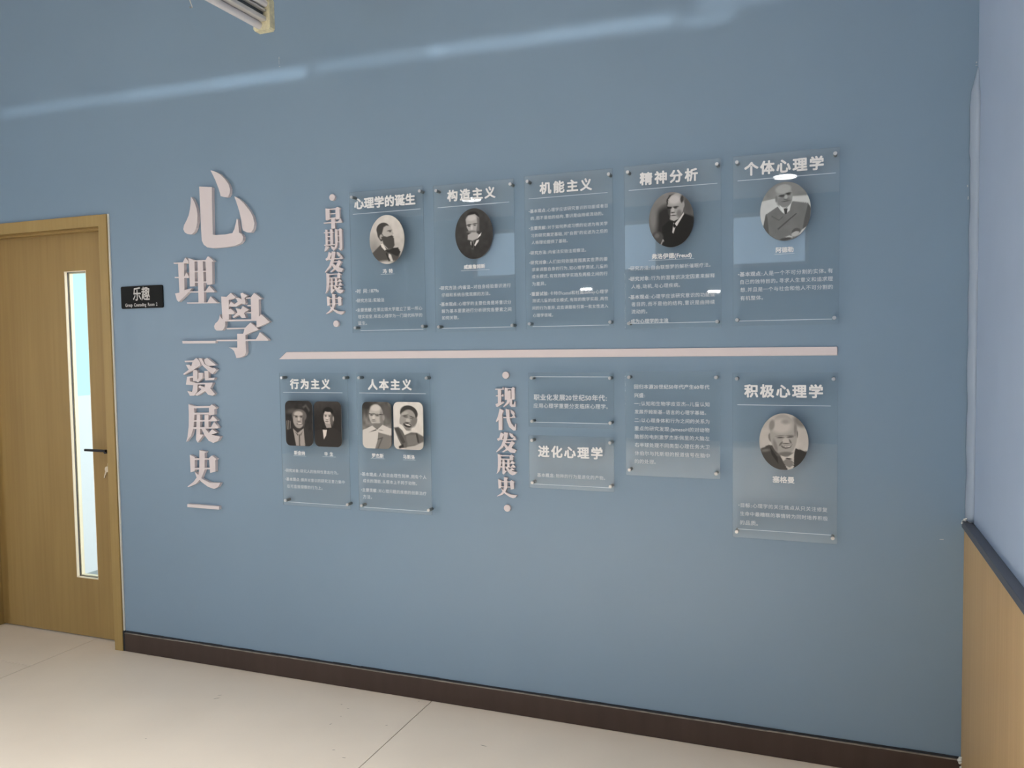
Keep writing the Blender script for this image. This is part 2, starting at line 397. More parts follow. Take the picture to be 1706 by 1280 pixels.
# counseling room behind the glass strip
def sbox(name, a, m): return obj(name, mkbox(*a), m, kind='structure')
s1 = sbox('wall_counseling_side', (-4.6, -4.45, .16, 4.2, 1.147, 3.0), M_cyan)
s2 = obj('dado', mkbox(-4.6, -4.447, .16, 4.2, 0, 1.147), M_paledado, s1)
sbox('wall_counseling_end', (-4.6, -1.2, 4.2, 4.3, 0, 3.0), M_cyan)
sbox('wall_counseling_window_side', (-1.35, -1.2, .16, 4.2, 0, 3.0), M_white)
sbox('ceiling_counseling_room', (-4.6, -1.2, .16, 4.3, 3.0, 3.1), M_white)
sbox('floor_counseling_room', (-4.6, -1.2, .16, 4.3, -.06, 0), M_greyfloor)

# ------------------------------------------------------------------ raised lettering
TF, TB = -.0165, 0.0
def crop(x0, y0, s): return lambda p, y=TF: W(x0 + p[0] / s, y0 + p[1] / s, y)
def letter(name, polys, cr, m, label, group=None, yf=TF):
    bm = bmesh.new()
    allp = [[cr(p, yf) for p in poly] for poly in polys]
    for i, pts in enumerate(allp):
        b2_ = bmesh.new(); prism(b2_, pts, yf + (i % 9) * .00006, TB)
        bmesh.ops.recalc_face_normals(b2_, faces=b2_.faces[:])
        t_ = bpy.data.meshes.new('t'); b2_.to_mesh(t_); b2_.free(); bm.from_mesh(t_); bpy.data.meshes.remove(t_)
    xs = [p[0] for q in allp for p in q]; zs = [p[1] for q in allp for p in q]
    P = ((min(xs) + max(xs)) / 2, 0, min(zs))
    o = obj(name, bm, m); local(o, P); o.location = P
    tag(o, label, 'letter' if 'dash' not in name and 'dot' not in name else 'ornament', group)
    return o
A = crop(180, 260, 4.2667); Bc = crop(280, 420, 7.111); Cc = crop(260, 560, 4.2667)
XIN = [
 [(588,290),(602,305),(618,338),(630,378),(636,420),(634,470),(626,510),(612,542),(592,556),(565,555),(545,543),(534,520),(540,492),(556,462),(572,425),(582,380),(587,335)],
 [(648,217),(738,221),(738,300),(742,470),(744,557),(762,562),(830,558),(884,548),(898,520),(915,445),(922,455),(932,545),(950,555),(960,575),(957,600),(940,622),(900,638),(830,649),(745,656),(705,650),(680,630),(666,600),(658,450)],
 [(728,102),(760,110),(795,130),(832,165),(856,200),(866,235),(864,268),(852,290),(828,293),(800,285),(795,262),(782,222),(765,178),(745,135)],
 [(897,287),(930,304),(968,340),(1004,385),(1030,432),(1040,478),(1034,518),(1018,543),(988,543),(960,530),(952,505),(946,450),(932,390),(912,328)]]
LI = [
 [(65,126),(240,120),(240,134),(66,139)], [(175,122),(203,64),(240,108),(240,124)], [(118,134),(188,134),(195,500),(135,500)],
 [(78,295),(245,293),(245,306),(80,309)], [(192,296),(216,240),(248,296)],
 [(82,492),(128,482),(200,448),(278,430),(262,455),(165,555),(126,590),(105,572)],
 [(236,74),(262,78),(312,100),(318,402),(300,404),(258,409),(246,120)], [(300,98),(450,94),(450,110),(300,112)],
 [(348,108),(410,108),(420,350),(426,602),(360,604),(352,350)], [(312,224),(452,221),(452,235),(312,238)], [(316,351),(458,347),(458,362),(316,366)],
 [(442,96),(470,50),(512,80),(545,112),(520,116),(524,375),(500,384),(462,388),(452,350)],
 [(250,466),(550,465),(550,476),(252,480)], [(440,468),(486,400),(552,468)], [(222,598),(590,596),(576,606),(225,611)], [(462,600),(502,526),(578,600)]]
XUE = [
 [(628,527),(690,533),(742,484),(800,534),(782,552),(718,566),(722,800),(645,804)],
 [(858,490),(880,484),(938,518),(905,545),(918,600),(905,624),(868,612),(800,648),(722,648),(722,632),(742,588),(785,618),(825,590),(800,543),(832,540),(870,560)],
 [(800,665),(840,676),(862,680),(884,640),(958,686),(915,708),(900,725),(922,780),(872,782),(842,745),(775,782),(763,768),(822,715)],
 [(720,680),(738,670),(790,714),(772,738),(720,738)],
 [(978,540),(1018,484),(1066,520),(1112,555),(1072,562),(1078,800),(985,802)],
 [(922,540),(990,537),(990,552),(922,554)], [(938,628),(990,626),(990,641),(938,643)], [(936,712),(990,710),(990,725),(938,727)],
 [(648,803),(1052,797),(1052,815),(655,824)],
 [(613,740),(622,770),(650,802),(676,832),(676,870),(662,908),(640,930),(575,932),(552,910),(546,880),(556,850),(588,822),(603,795)],
 [(1048,798),(1074,775),(1098,735),(1150,780),(1202,828),(1122,866),(1080,884),(1048,895)],
 [(690,900),(925,895),(930,910),(695,918)],
 [(908,904),(942,868),(975,836),(1030,880),(1074,918),(990,948),(918,984),(884,990),(890,966)],
 [(818,968),(915,968),(918,1060),(925,1190),(908,1225),(864,1248),(808,1258),(800,1225),(780,1172),(752,1146),(718,1132),(820,1134)],
 [(572,1040),(1040,1034),(1192,1040),(1182,1052),(575,1058)], [(1035,1040),(1062,1000),(1086,950),(1192,1042)]]
FA = [
 [(203,176),(270,173),(270,186),(205,187)], [(262,176),(285,156),(308,178),(316,205),(268,240),(196,277),(194,268),(232,240),(212,205),(238,205),(250,215)],
 [(302,158),(322,158),(344,200),(372,216),(428,240),(400,272),(366,244),(325,205)], [(340,168),(362,156),(428,208),(372,214),(350,200)], [(384,240),(412,226),(430,240),(404,262)],
 [(262,244),(285,240),(294,254),(292,322),(262,322)], [(220,290),(264,284),(264,296),(240,300),(240,322),(296,338),(292,396),(270,424),(240,425),(222,392),(256,398),(264,350),(212,346)],
 [(300,262),(332,262),(328,300),(298,330),(286,325),(300,300)], [(342,248),(372,250),(372,300),(418,296),(410,314),(348,316)],
 [(286,334),(400,332),(400,342),(286,345)], [(350,334),(404,334),(384,372),(418,412),(402,425),(370,418),(348,392),(292,425),(276,418),(322,380),(300,362),(310,352),(345,365)]]
ZHAN = [
 [(230,485),(268,497),(272,560),(266,650),(248,712),(214,752),(224,715),(232,640),(233,560)], [(262,500),(385,498),(385,511),(262,514)],
 [(376,505),(396,485),(430,512),(414,522),(414,560),(376,565)], [(266,546),(382,545),(382,557),(266,559)],
 [(288,560),(312,560),(312,700),(338,702),(296,758),(284,738)], [(344,560),(372,560),(372,656),(344,656)],
 [(266,598),(432,597),(430,607),(266,609)], [(378,600),(402,568),(436,600)], [(264,649),(440,648),(438,658),(264,661)], [(388,652),(412,610),(446,652)],
 [(366,700),(398,662),(434,688),(392,702)], [(322,657),(348,657),(382,700),(456,716),(440,745),(406,760),(374,745),(344,705)]]
SHI = [
 [(308,812),(356,824),(345,834),(345,950),(322,1010),(285,1050),(226,1076),(224,1070),(268,1035),(300,990),(308,940)], [(240,845),(275,862),(275,960),(245,970)],
 [(268,870),(385,870),(385,880),(268,882)], [(268,938),(385,938),(385,948),(268,950)], [(376,866),(396,850),(430,876),(420,884),(422,964),(384,974)],
 [(274,966),(302,990),(332,1020),(382,1042),(456,1046),(440,1074),(412,1088),(368,1072),(320,1036),(286,1002)]]
G1 = 'raised title characters'
def DS(pts): return [pts]
letter('title_character', XIN, A, M_pink, 'largest raised pale pink character 心, topmost of the big vertical title', G1)
letter('title_character', LI, Bc, M_pink, 'raised pale pink character 理 just right of the black room sign', G1)
letter('title_character', XUE, Bc, M_pink, 'raised pale pink character 學 set lower right of 理 in the big title', G1)
letter('title_character', FA, Cc, M_pink, 'raised pale pink character 發, first of the three below the upper dash', G1)
letter('title_character', ZHAN, Cc, M_pink, 'raised pale pink character 展, middle one of the three below the upper dash', G1)
letter('title_character', SHI, Cc, M_pink, 'raised pale pink character 史 just above the lower dash of the big title', G1)
letter('title_dash', [[(168,1054),(545,1052),(560,1056),(560,1080),(530,1083),(172,1085)]], Bc, M_pink, 'thin raised pink dash above character 發, its end touching 學', 'title dashes')
letter('title_dash', [[(222,1195),(447,1212),(447,1235),(222,1217)]], Cc, M_pink, 'thin raised pink dash closing the big title below 史', 'title dashes')

# heavy song-style glyphs on a 100 unit square, y down
def tri(x, y, s=16): return [(x - s, y + 1), (x - s * .35, y - s * .75), (x, y + 1)]
def Hb(x0, x1, y, t=4): return [(x0, y), (x1, y), (x1, y + t), (x0, y + t)]
ZAO = [[(12,3),(34,6),(34,56),(12,58)], [(66,6),(76,0),(92,8),(88,12),(88,56),(66,58)], Hb(12,88,6), Hb(30,70,27), Hb(30,70,48,5), Hb(0,98,68,5), tri(100,70,24), [(41,52),(61,52),(61,98),(41,100)]]
QI = [[(8,2),(20,4),(20,72),(8,72)], [(34,2),(48,4),(48,72),(34,72)], Hb(0,56,14), Hb(14,40,32), Hb(14,40,50), Hb(0,58,69,5), [(8,74),(26,80),(10,96),(0,100),(2,90)], [(34,74),(56,84),(52,98),(40,90)],
      [(60,2),(74,6),(74,60),(68,84),(50,100),(48,96),(60,74)], [(82,6),(88,0),(100,8),(98,12),(98,92),(88,100),(76,90),(84,88)], Hb(68,90,6), Hb(70,86,32), Hb(70,86,58)]
FAJ = [[(24,2),(40,10),(30,34),(10,44),(4,34),(16,28)], Hb(8,94,34,5), tri(100,36,22), [(40,0),(60,4),(54,38),(34,74),(2,100),(0,96),(24,68),(38,32)], [(66,4),(80,8),(90,22),(78,27),(70,18)],
       Hb(42,84,48,5), [(76,42),(92,52),(74,78),(36,98),(28,97),(56,76),(70,54)], [(40,52),(56,68),(100,86),(92,100),(70,98),(48,80),(36,62)]]
ZHANS = [[((x - 214) / 242 * 100, (y - 485) / 273 * 100) for x, y in p] for p in ZHAN]
SHIS = [[((x - 224) / 232 * 100, (y - 812) / 276 * 100) for x, y in p] for p in SHI]
XIAN = [Hb(0,42,10,5), tri(44,12,14), Hb(2,40,42,5), tri(42,44,14), [(12,10),(28,10),(28,84),(12,88)], [(0,84),(40,70),(40,77),(10,98),(2,96)],
        [(46,4),(62,8),(62,62),(46,64)], [(80,8),(86,2),(98,8),(95,12),(95,60),(80,62)], Hb(54,88,8), [(64,18),(76,18),(76,56),(66,80),(40,99),(38,96),(56,74)], [(70,58),(82,58),(82,84),(90,85),(95,70),(99,72),(99,96),(78,97),(70,88)]]
DAI = [[(20,0),(40,8),(28,36),(6,62),(0,60),(12,32)], [(14,36),(32,30),(32,98),(14,100)], Hb(36,84,38,5), tri(98,40,22), [(50,0),(68,4),(68,40),(76,66),(92,84),(97,68),(100,70),(99,98),(88,100),(66,84),(54,52)], [(74,4),(90,12),(96,24),(84,28),(76,18)]]
M2 = crop(0, 0, 1.0)
def column(x0, x1, items, cx_top, dots, who, gl):
    """x0/x1 at the front plane in pixels of top and bottom glyph boxes are already straightened in metres"""
    for (nm, gl_, (a, b)) in items:
        (xa, za), (xb, zb) = W(a[0], a[1], TF * .7), W(b[0], b[1], TF * .7)
        xa = x0; xb = x1
        cr = lambda p, y=0, xa=xa, xb=xb, za=za, zb=zb: (xa + (xb - xa) * p[0] / 100, za + (zb - za) * p[1] / 100)
        letter('heading_character', gl_, cr, M_pink, nm, gl, yf=-.011)
    for (dx, dy), lab in dots:
        x, z = W(dx, dy, -.009); bm = bmesh.new(); cyl(bm, (x, -.011, z), (x, 0, z), .0135, 28)
        o = obj('heading_dot', bm, M_pink); P = (x, 0, z); local(o, P); o.location = P; tag(o, lab, 'ornament', 'heading dots')
y1_ = lambda x0, y0, s, a, b: ((x0 + a[0] / s, y0 + a[1] / s), (x0 + b[0] / s, y0 + b[1] / s))
e1 = lambda a, b: y1_(520, 310, 5.12, a, b); e2 = lambda a, b: y1_(810, 610, 5.12, a, b)
sx0, sx1 = W(520 + 105 / 5.12, 310 + 460 / 5.12, -.008)[0], W(520 + 262 / 5.12, 310 + 460 / 5.12, -.008)[0]
col1 = [('small raised pink character 早, top of the left vertical heading', ZAO, e1((105,187),(265,358))), ('small raised pink character 期 in the left vertical heading', QI, e1((105,368),(262,550))),
        ('small raised pink character 发, middle of the left vertical heading', FAJ, e1((118,560),(268,732))), ('small raised pink character 展 in the left vertical heading, left of the first board', ZHANS, e1((122,742),(278,914))),
        ('small raised pink character 史 closing the left vertical heading above its lower dot', SHIS, e1((125,920),(288,1096)))]
column(sx0, sx1, col1, 0, [((553.6, 329.1), 'small round pink dot above character 早'), ((560.2, 539.6), 'small round pink dot below character 史 of the left vertical heading')], '', 'characters of the left vertical heading')
sx0, sx1 = W(810 + 84 / 5.12, 610 + 460 / 5.12, -.008)[0], W(810 + 256 / 5.12, 610 + 460 / 5.12, -.008)[0]
col2 = [('small raised pink character 现, top of the lower vertical heading', XIAN, e2((82,176),(255,356))), ('small raised pink character 代 in the lower vertical heading', DAI, e2((88,364),(260,553))),
        ('small raised pink character 发, middle of the lower vertical heading', FAJ, e2((95,562),(262,744))), ('small raised pink character 展 in the lower vertical heading, left of the wide low board', ZHANS, e2((92,750),(262,934))),
        ('small raised pink character 史 closing the lower vertical heading', SHIS, e2((95,944),(268,1132)))]
column(sx0, sx1, col2, 0, [((842.6, 625.3), 'small round pink dot above character 现, under the long pink bar'), ((845.2, 846.9), 'lowest small round pink dot, below the lower vertical heading')], '', 'characters of the lower vertical heading')
# long timeline bar
bm = bmesh.new(); prism(bm, [(-2.195, 1.3905), (-2.155, 1.4215), (.029, 1.4195), (.029, 1.3905)], -.005, 0)
bmesh.ops.bevel(bm, geom=[e for e in bm.edges if all(v.co.y < -.004 for v in e.verts)], offset=.0022, segments=1, affect='EDGES')
o = obj('timeline_bar', bm, M_pink); local(o, (-1, 0, 1.4)); o.location = (-1, 0, 1.4)
tag(o, 'long thin pale pink bar with a slanted left end between the two rows of boards', 'bar')

# ------------------------------------------------------------------ text
_cache = {}
def glyph_mesh(s, off):
    k = (s, off)
    if k in _cache: return _cache[k]
    c = bpy.data.curves.new('t', 'FONT'); c.body = s; c.resolution_u = 2
    o = bpy.data.objects.new('t', c); COL.objects.link(o); bpy.context.view_layer.update()
    dg = bpy.context.evaluated_depsgraph_get(); me = bpy.data.meshes.new_from_object(o.evaluated_get(dg))
    bpy.data.objects.remove(o)
    v = np.zeros(len(me.vertices) * 3); me.vertices.foreach_get('co', v); v = v.reshape(-1, 3)
    fs = [tuple(p.vertices) for p in me.polygons]; bpy.data.meshes.remove(me)
    if off:      # heavier weight: the outline repeated a stroke-width aside
        nv_ = len(v); n_ = 8 if off > .02 else 4
        v = np.vstack([v + np.array([off * math.cos(2 * math.pi * k / n_ + .4), off * math.sin(2 * math.pi * k / n_ + .4), k]) for k in range(n_)])
        fs = [tuple(i + k * nv_ for i in f) for k in range(n_) for f in fs]
    _cache[k] = (v, fs); return _cache[k]
ADV = {' ': .5, '·': .38}
def line_geo(runs, pitch=1.0):
    """runs: [(string, bold)] -> verts, faces, width with unit cell pitch"""
    V = []; F = []; x = 0.0; nv = 0
    for s, b in runs:
        toks = []; buf = ''
        for ch in s:
            if ord(ch) < 0x250 and ch not in ' ·,:;"()': buf += ch
            else:
                if buf: toks.append(buf); buf = ''
                toks.append(ch)
        if buf: toks.append(buf)
        for tk in toks:
            if tk == ' ': x += .5; continue
            v, f = glyph_mesh(tk, (0, .026, .037)[int(b)] if b in (1, 2) else (.012 if b == 0 else .02))
            if tk == '·':
                adv = .36; v = v.copy(); c_ = v[:, :2].mean(0); v[:, :2] = c_ + (v[:, :2] - c_) * 1.5; v[:, 0] += .36 / 2 - c_[0]
            elif tk in ',:;': adv = .42; v = v.copy(); v[:, 0] += .12 - v[:, 0].min()
            elif tk == '"': adv = .45
            elif tk in '()': adv = .38
            elif tk[0] < 'ɐ': adv = v[:, 0].max() + .06
            elif tk == '。': adv = .6
            else: adv = pitch
            if tk[0] >= 'ɐ' and tk != '。' or tk in '':
                v = v.copy(); v[:, 0] += (adv - 1) / 2
            w = v.copy(); w[:, 0] += x; V.append(w); F += [tuple(i + nv for i in q) for q in f]; nv += len(v); x += adv
    return np.vstack(V), F, x
def text_obj(name, lines, m, parent, P, yf, thick=0.0, label=None, kx=1.0):
    """lines: [(runs, (x0,z0) left-centre, (x1,z1) right-centre, pitch)]"""
    VV = []; FF = []; nv = 0
    for runs, a, b, pitch, hs in lines:
        v, f, w = line_geo(runs, pitch)
        xa, xb = v[:, 0].min(), v[:, 0].max(); s = (b[0] - a[0]) / (xb - xa); zc = (a[1] + b[1]) / 2
        out = np.zeros_like(v); out[:, 0] = a[0] + (v[:, 0] - xa) * s - P[0]; out[:, 2] = zc + (v[:, 1] - .37) * s * hs - P[2]; out[:, 1] = yf - P[1] - v[:, 2] * .00006
        VV.append(out); FF += [tuple(i + nv for i in q) for q in f]; nv += len(v)
    V = np.vstack(VV)
    me = bpy.data.meshes.new(name); me.from_pydata(V.tolist(), [], FF); me.update()
    if thick:
        b_ = bmesh.new(); b_.from_mesh(me); bmesh.ops.remove_doubles(b_, verts=b_.verts[:], dist=1e-6)
        r = bmesh.ops.extrude_face_region(b_, geom=b_.faces[:])
        for e in r['geom']:
            if isinstance(e, bmesh.types.BMVert): e.co.y -= thick
        bmesh.ops.recalc_face_normals(b_, faces=b_.faces[:]); b_.to_mesh(me); b_.free()
    o = link(name, me, m, parent)
    if label: o['label'] = label
    return o

# ------------------------------------------------------------------ painted portraits (flat prints)
def sstep(d, s): return np.clip(.5 - d / max(s, 1e-3), 0, 1)
def paint(U, V_, ops):
    img = np.full(U.shape, 120.0)
    for op in ops:
        k = op[0]
        if k == 'g': _, va, vb, y0, y1 = op; img = va + (vb - va) * np.clip((V_ - y0) / (y1 - y0), 0, 1)
        elif k == 'e':
            _, cx, cy, rx, ry, rot, val, soft = op; c, s = math.cos(R(rot)), math.sin(R(rot))
            dx, dy = U - cx, V_ - cy; a = (dx * c + dy * s) / rx; b = (-dx * s + dy * c) / ry
            d = (np.sqrt(a * a + b * b) - 1) * min(rx, ry); al = sstep(d, soft); img = img * (1 - al) + val * al
        elif k == 'p':
            _, pts, val, soft = op; n_ = len(pts); ins = np.zeros(U.shape, bool); dm = np.full(U.shape, 1e9)
            for i in range(n_):
                x0, y0 = pts[i]; x1, y1 = pts[(i + 1) % n_]
                if y0 != y1:
                    c = ((y0 > V_) != (y1 > V_)) & (U < (x1 - x0) * (V_ - y0) / (y1 - y0) + x0); ins ^= c
                L2 = (x1 - x0) ** 2 + (y1 - y0) ** 2 + 1e-9; t = np.clip(((U - x0) * (x1 - x0) + (V_ - y0) * (y1 - y0)) / L2, 0, 1)
                dm = np.minimum(dm, np.hypot(U - x0 - t * (x1 - x0), V_ - y0 - t * (y1 - y0)))
            al = sstep(np.where(ins, -dm, dm), soft); img = img * (1 - al) + val * al
        elif k == 'n':
            rs = np.random.RandomState(op[1]); q = rs.rand(14, 14)
            gx = (U - U.min()) / (np.ptp(U) + 1e-6) * 12.99; gy = (V_ - V_.min()) / (np.ptp(V_) + 1e-6) * 12.99
            ix, iy = gx.astype(int), gy.astype(int); fx, fy = gx - ix, gy - iy
            nn = q[iy, ix] * (1 - fx) * (1 - fy) + q[iy, ix + 1] * fx * (1 - fy) + q[iy + 1, ix] * (1 - fx) * fy + q[iy + 1, ix + 1] * fx * fy
            img = img + (nn - .5) * op[2]
    return np.clip(img, 8, 250)
def portrait(parent, P, cr, cx, cy, rx, ry, ops, tint, shape, yf, label):
    a = cr((cx - rx, cy), yf); b = cr((cx + rx, cy), yf); t = cr((cx, cy - ry), yf); d = cr((cx, cy + ry), yf)
    x0, x1, z0, z1 = a[0], b[0], d[1], t[1]; w, h = (x1 - x0) / 2, (z1 - z0) / 2; X, Z = (x0 + x1) / 2, (z0 + z1) / 2
    nr, na = 44, 132
    pts = [(0.0, 0.0)]
    for i in range(1, nr + 1):
        for j in range(na):
            th = 2 * math.pi * j / na; c, s = math.cos(th), math.sin(th)
            if shape == 'oval': ux, uz = c, s
            else:
                q = 1 / max(abs(c), abs(s)); ux, uz = c * q, s * q; rr = .17
                kx_, kz_ = abs(ux) * w, abs(uz) * h; r0 = .17 * 2 * w
                if kx_ > w - r0 and kz_ > h - r0:   # round the corner
                    dx, dz = kx_ - (w - r0), kz_ - (h - r0); l = math.hypot(dx, dz)
                    if l > r0: kx_, kz_ = w - r0 + dx / l * r0, h - r0 + dz / l * r0
                ux, uz = math.copysign(kx_ / w, ux), math.copysign(kz_ / h, uz)
            pts.append((ux * i / nr, uz * i / nr))
    A_ = np.array(pts); fs = [(0, 1 + j, 1 + (j + 1) % na) for j in range(na)]
    for i in range(nr - 1):
        for j in range(na):
            o0 = 1 + i * na; o1 = o0 + na; fs.append((o0 + j, o1 + j, o1 + (j + 1) % na, o0 + (j + 1) % na))
    nfront = len(A_)
    vx = np.zeros((nfront + na, 3)); vx[:nfront, 0] = X + A_[:, 0] * w - P[0]; vx[:nfront, 2] = Z + A_[:, 1] * h - P[2]; vx[:nfront, 1] = yf - P[1]
    rim = nfront - na; vx[nfront:] = vx[rim:nfront]; vx[nfront:, 1] = yf + .0055 - P[1]
    for j in range(na): fs.append((rim + j, nfront + j, nfront + (j + 1) % na, rim + (j + 1) % na))
    me = bpy.data.meshes.new('portrait'); me.from_pydata(vx.tolist(), [], fs); me.update()
    g_ = paint(cx + A_[:, 0] * rx, cy - A_[:, 1] * ry, ops) / 255.0
    l_ = np.where(g_ <= .04045, g_ / 12.92, ((g_ + .055) / 1.055) ** 2.4) * 1.25
    at = me.color_attributes.new('print', 'FLOAT_COLOR', 'POINT'); colr = np.ones((nfront + na, 4))
    for k in range(3): colr[:nfront, k] = np.clip(l_ * tint[k], 0, .9)
    colr[nfront:, :3] = .35
    at.data.foreach_set('color', colr.ravel())
    o = link('portrait', me, M_photo, parent); o['label'] = label
    return o

P1 = [('g',205,165,100,540),('n',1,14),('e',230,430,60,120,0,140,70),
 ('p',[(212,435),(245,402),(290,360),(300,345),(350,400),(400,395),(445,392),(466,432),(445,500),(400,545),(300,545),(235,490)],78,8),('e',335,528,85,24,0,188,26),
 ('p',[(290,350),(312,348),(342,405),(328,412),(300,380)],215,4),('e',318,222,60,58,-10,66,6),('p',[(258,225),(300,215),(312,320),(296,330),(268,285)],66,6),
 ('p',[(322,205),(345,192),(382,194),(396,228),(404,262),(398,282),(370,300),(330,292),(306,262)],172,9),('e',298,288,14,22,0,155,6),('e',374,238,20,5,-8,70,5),('e',380,248,10,4,0,60,4),('p',[(392,240),(410,268),(396,276)],165,5),
 ('p',[(300,292),(318,282),(350,292),(396,280),(412,310),(416,370),(398,400),(358,398),(318,355)],72,9),('e',388,292,20,5,0,60,4),
 ('p',[(332,405),(362,412),(400,395),(445,392),(466,432),(440,470),(400,450),(372,432),(350,428)],48,6),('p',[(362,440),(382,452),(398,512),(382,512),(360,470)],205,5),('p',[(345,430),(372,505),(362,512),(335,440)],50,5)]
P2 = [('g',66,52,60,480),('n',2,14),('e',1110,110,54,44,0,44,8),('p',[(1046,132),(1070,100),(1130,90),(1164,122),(1160,205),(1140,252),(1078,248),(1056,205)],165,8),('e',1100,122,42,26,0,188,18),
 ('p',[(1146,112),(1168,132),(1166,240),(1140,244),(1150,180)],105,12),('e',1076,182,22,6,-6,55,5),('e',1130,176,22,5,-4,70,5),('e',1078,194,12,5,0,70,4),('e',1128,190,12,5,0,85,4),('e',1100,208,10,22,0,192,8),('e',1100,244,42,10,0,112,7),
 ('p',[(1064,272),(1100,250),(1140,252),(1164,275),(1150,308),(1105,326),(1062,312)],168,10),('p',[(1186,256),(1176,285),(1148,308),(1162,278)],218,4),('p',[(1086,332),(1120,328),(1112,402),(1096,402)],95,6),('p',[(1086,332),(1094,332),(1096,370),(1088,360)],190,3),
 ('p',[(1162,318),(1158,335),(1128,376),(1120,366),(1140,325)],215,4),('e',1102,365,8,30,0,40,5)]
P4 = [('g',128,70,200,900),('n',3,12),('e',420,720,230,300,0,46,90),('e',180,620,70,260,0,118,80),('e',760,420,100,170,0,82,90),
 ('p',[(330,1130),(330,760),(430,670),(560,700),(690,560),(840,620),(900,900),(700,1130)],36,20),
 ('p',[(412,330),(450,265),(520,225),(600,218),(660,260),(688,330),(690,430),(668,530),(600,645),(520,676),(462,622),(440,520),(420,430)],150,10),('e',530,325,100,75,0,182,50),
 ('p',[(404,420),(402,320),(450,248),(550,220),(480,256),(432,318),(424,400)],52,8),('e',656,325,28,62,0,62,14),('e',676,420,20,48,0,148,8),('p',[(412,430),(492,440),(486,470),(420,486)],42,14),('e',552,446,48,12,-4,52,9),('e',552,466,26,9,0,70,7),
 ('e',506,496,26,44,0,172,12),('e',506,535,32,9,0,66,7),('e',516,566,56,12,0,185,8),('e',516,580,50,8,0,40,5),('e',520,632,62,34,0,165,14),('p',[(420,475),(468,480),(462,610),(430,550)],64,18),('e',610,560,40,60,0,110,30),
 ('p',[(682,545),(688,572),(568,764),(534,722),(600,650)],195,7),('p',[(518,698),(548,775),(512,882),(494,862)],195,7),('e',530,752,18,34,0,24,7),('e',250,925,95,92,0,72,28),('e',240,900,40,40,0,100,30),('p',[(345,962),(358,985),(312,1062),(300,1045)],150,6)]
P5 = [('g',128,128,100,300),('n',5,12),('p',[(130,400),(400,360),(650,345),(950,345),(950,1050),(130,1050)],192,14),
 ('p',[(190,820),(235,600),(420,488),(470,560),(620,470),(650,420),(880,462),(925,540),(900,780),(790,860),(700,1000),(430,1012),(285,930)],112,8),('n',6,8),
 ('e',522,330,124,176,-4,142,10),('e',505,225,118,68,-6,160,22),('e',400,370,18,52,0,120,8),('e',520,420,112,80,0,126,26),('e',488,325,54,15,-6,70,9),('e',582,298,44,13,-8,56,9),('e',492,342,30,9,0,85,7),('e',590,318,26,9,0,75,6),
 ('e',546,352,24,36,0,166,12),('e',548,384,34,8,0,88,6),('e',548,412,64,8,-6,82,7),('p',[(448,462),(530,548),(628,448),(604,560),(535,612),(482,572)],205,7),('p',[(512,526),(572,526),(562,602),(530,612)],66,6),
 ('p',[(418,826),(700,604),(712,616),(428,846)],78,7),('p',[(330,620),(440,690),(500,640),(508,652),(440,706),(326,636)],92,7),('p',[(190,820),(238,600),(262,640),(292,925)],88,10),('p',[(880,470),(928,540),(900,790),(800,852),(826,700)],84,10),
 ('e',700,885,66,52,-20,84,8),('e',690,920,62,36,-20,170,8),('p',[(430,1012),(600,935),(650,960),(640,1000)],175,8),('e',545,992,92,24,-6,72,8)]
P11 = [('g',168,178,130,900),('n',8,14),('e',760,250,110,70,30,112,50),('p',[(140,690),(280,612),(345,622),(450,760),(580,990),(380,990),(230,900)],72,8),('e',230,700,70,22,-8,110,24),('p',[(300,640),(420,800),(430,900),(330,760)],50,14),
 ('p',[(692,655),(880,702),(890,760),(770,900),(660,960),(650,820)],54,8),('e',312,500,34,66,-12,112,9),('e',716,440,12,52,0,82,8),('e',508,455,206,312,-3,150,12),('e',470,320,160,110,0,176,60),('e',330,310,42,80,10,128,22),('e',540,255,60,36,0,140,36),('e',690,360,22,100,0,120,20),
 ('e',455,472,62,8,-6,110,7),('e',610,462,64,8,-4,104,7),('e',462,498,52,9,-4,60,6),('e',612,484,50,9,-6,62,6),('e',546,546,52,44,0,172,16),('e',546,584,54,9,0,92,7),('e',612,552,12,34,-30,98,10),('e',470,590,14,40,40,104,10),
 ('p',[(466,618),(560,628),(646,596),(616,646),(545,666),(492,652)],86,7),('p',[(488,626),(560,632),(636,606),(600,634),(545,644)],205,5),('e',540,748,120,36,-4,106,22),('e',385,620,26,90,-16,122,22),
 ('p',[(466,768),(560,800),(672,720),(664,950),(600,962),(520,850)],188,7),('p',[(500,862),(562,808),(650,846),(664,915),(602,952),(544,920)],122,7),('e',590,815,46,10,6,60,7)]
P6a = [('g',40,52,85,578),('n',9,18),('e',140,200,60,26,-8,78,30),('p',[(262,150),(300,120),(345,185),(330,200),(300,150),(275,165)],82,16),('p',[(82,300),(92,300),(96,400),(86,400)],120,3),('p',[(100,300),(110,300),(112,400),(104,400)],115,3),('p',[(118,305),(128,305),(130,392),(122,392)],105,3),
 ('e',225,248,80,72,0,96,10),('e',218,292,62,92,0,150,9),('e',215,225,46,26,0,172,16),('e',190,250,22,5,6,70,5),('e',248,250,22,5,-6,70,5),('e',192,262,14,5,0,60,4),('e',248,262,14,5,0,60,4),('e',220,285,11,26,0,182,7),('e',220,308,20,4,0,80,4),('e',228,335,32,10,-4,70,5),('e',228,333,26,5,-4,205,3),('e',270,300,14,60,0,86,12),
 ('p',[(84,412),(152,382),(185,575),(92,575)],42,6),('p',[(272,396),(362,430),(362,578),(280,578)],52,6),('p',[(152,388),(202,436),(268,384),(280,578),(182,578)],152,6),('p',[(214,452),(228,452),(226,578),(212,578)],84,4),('p',[(170,420),(210,450),(204,470)],90,4),('p',[(262,410),(230,450),(236,468)],90,4)]
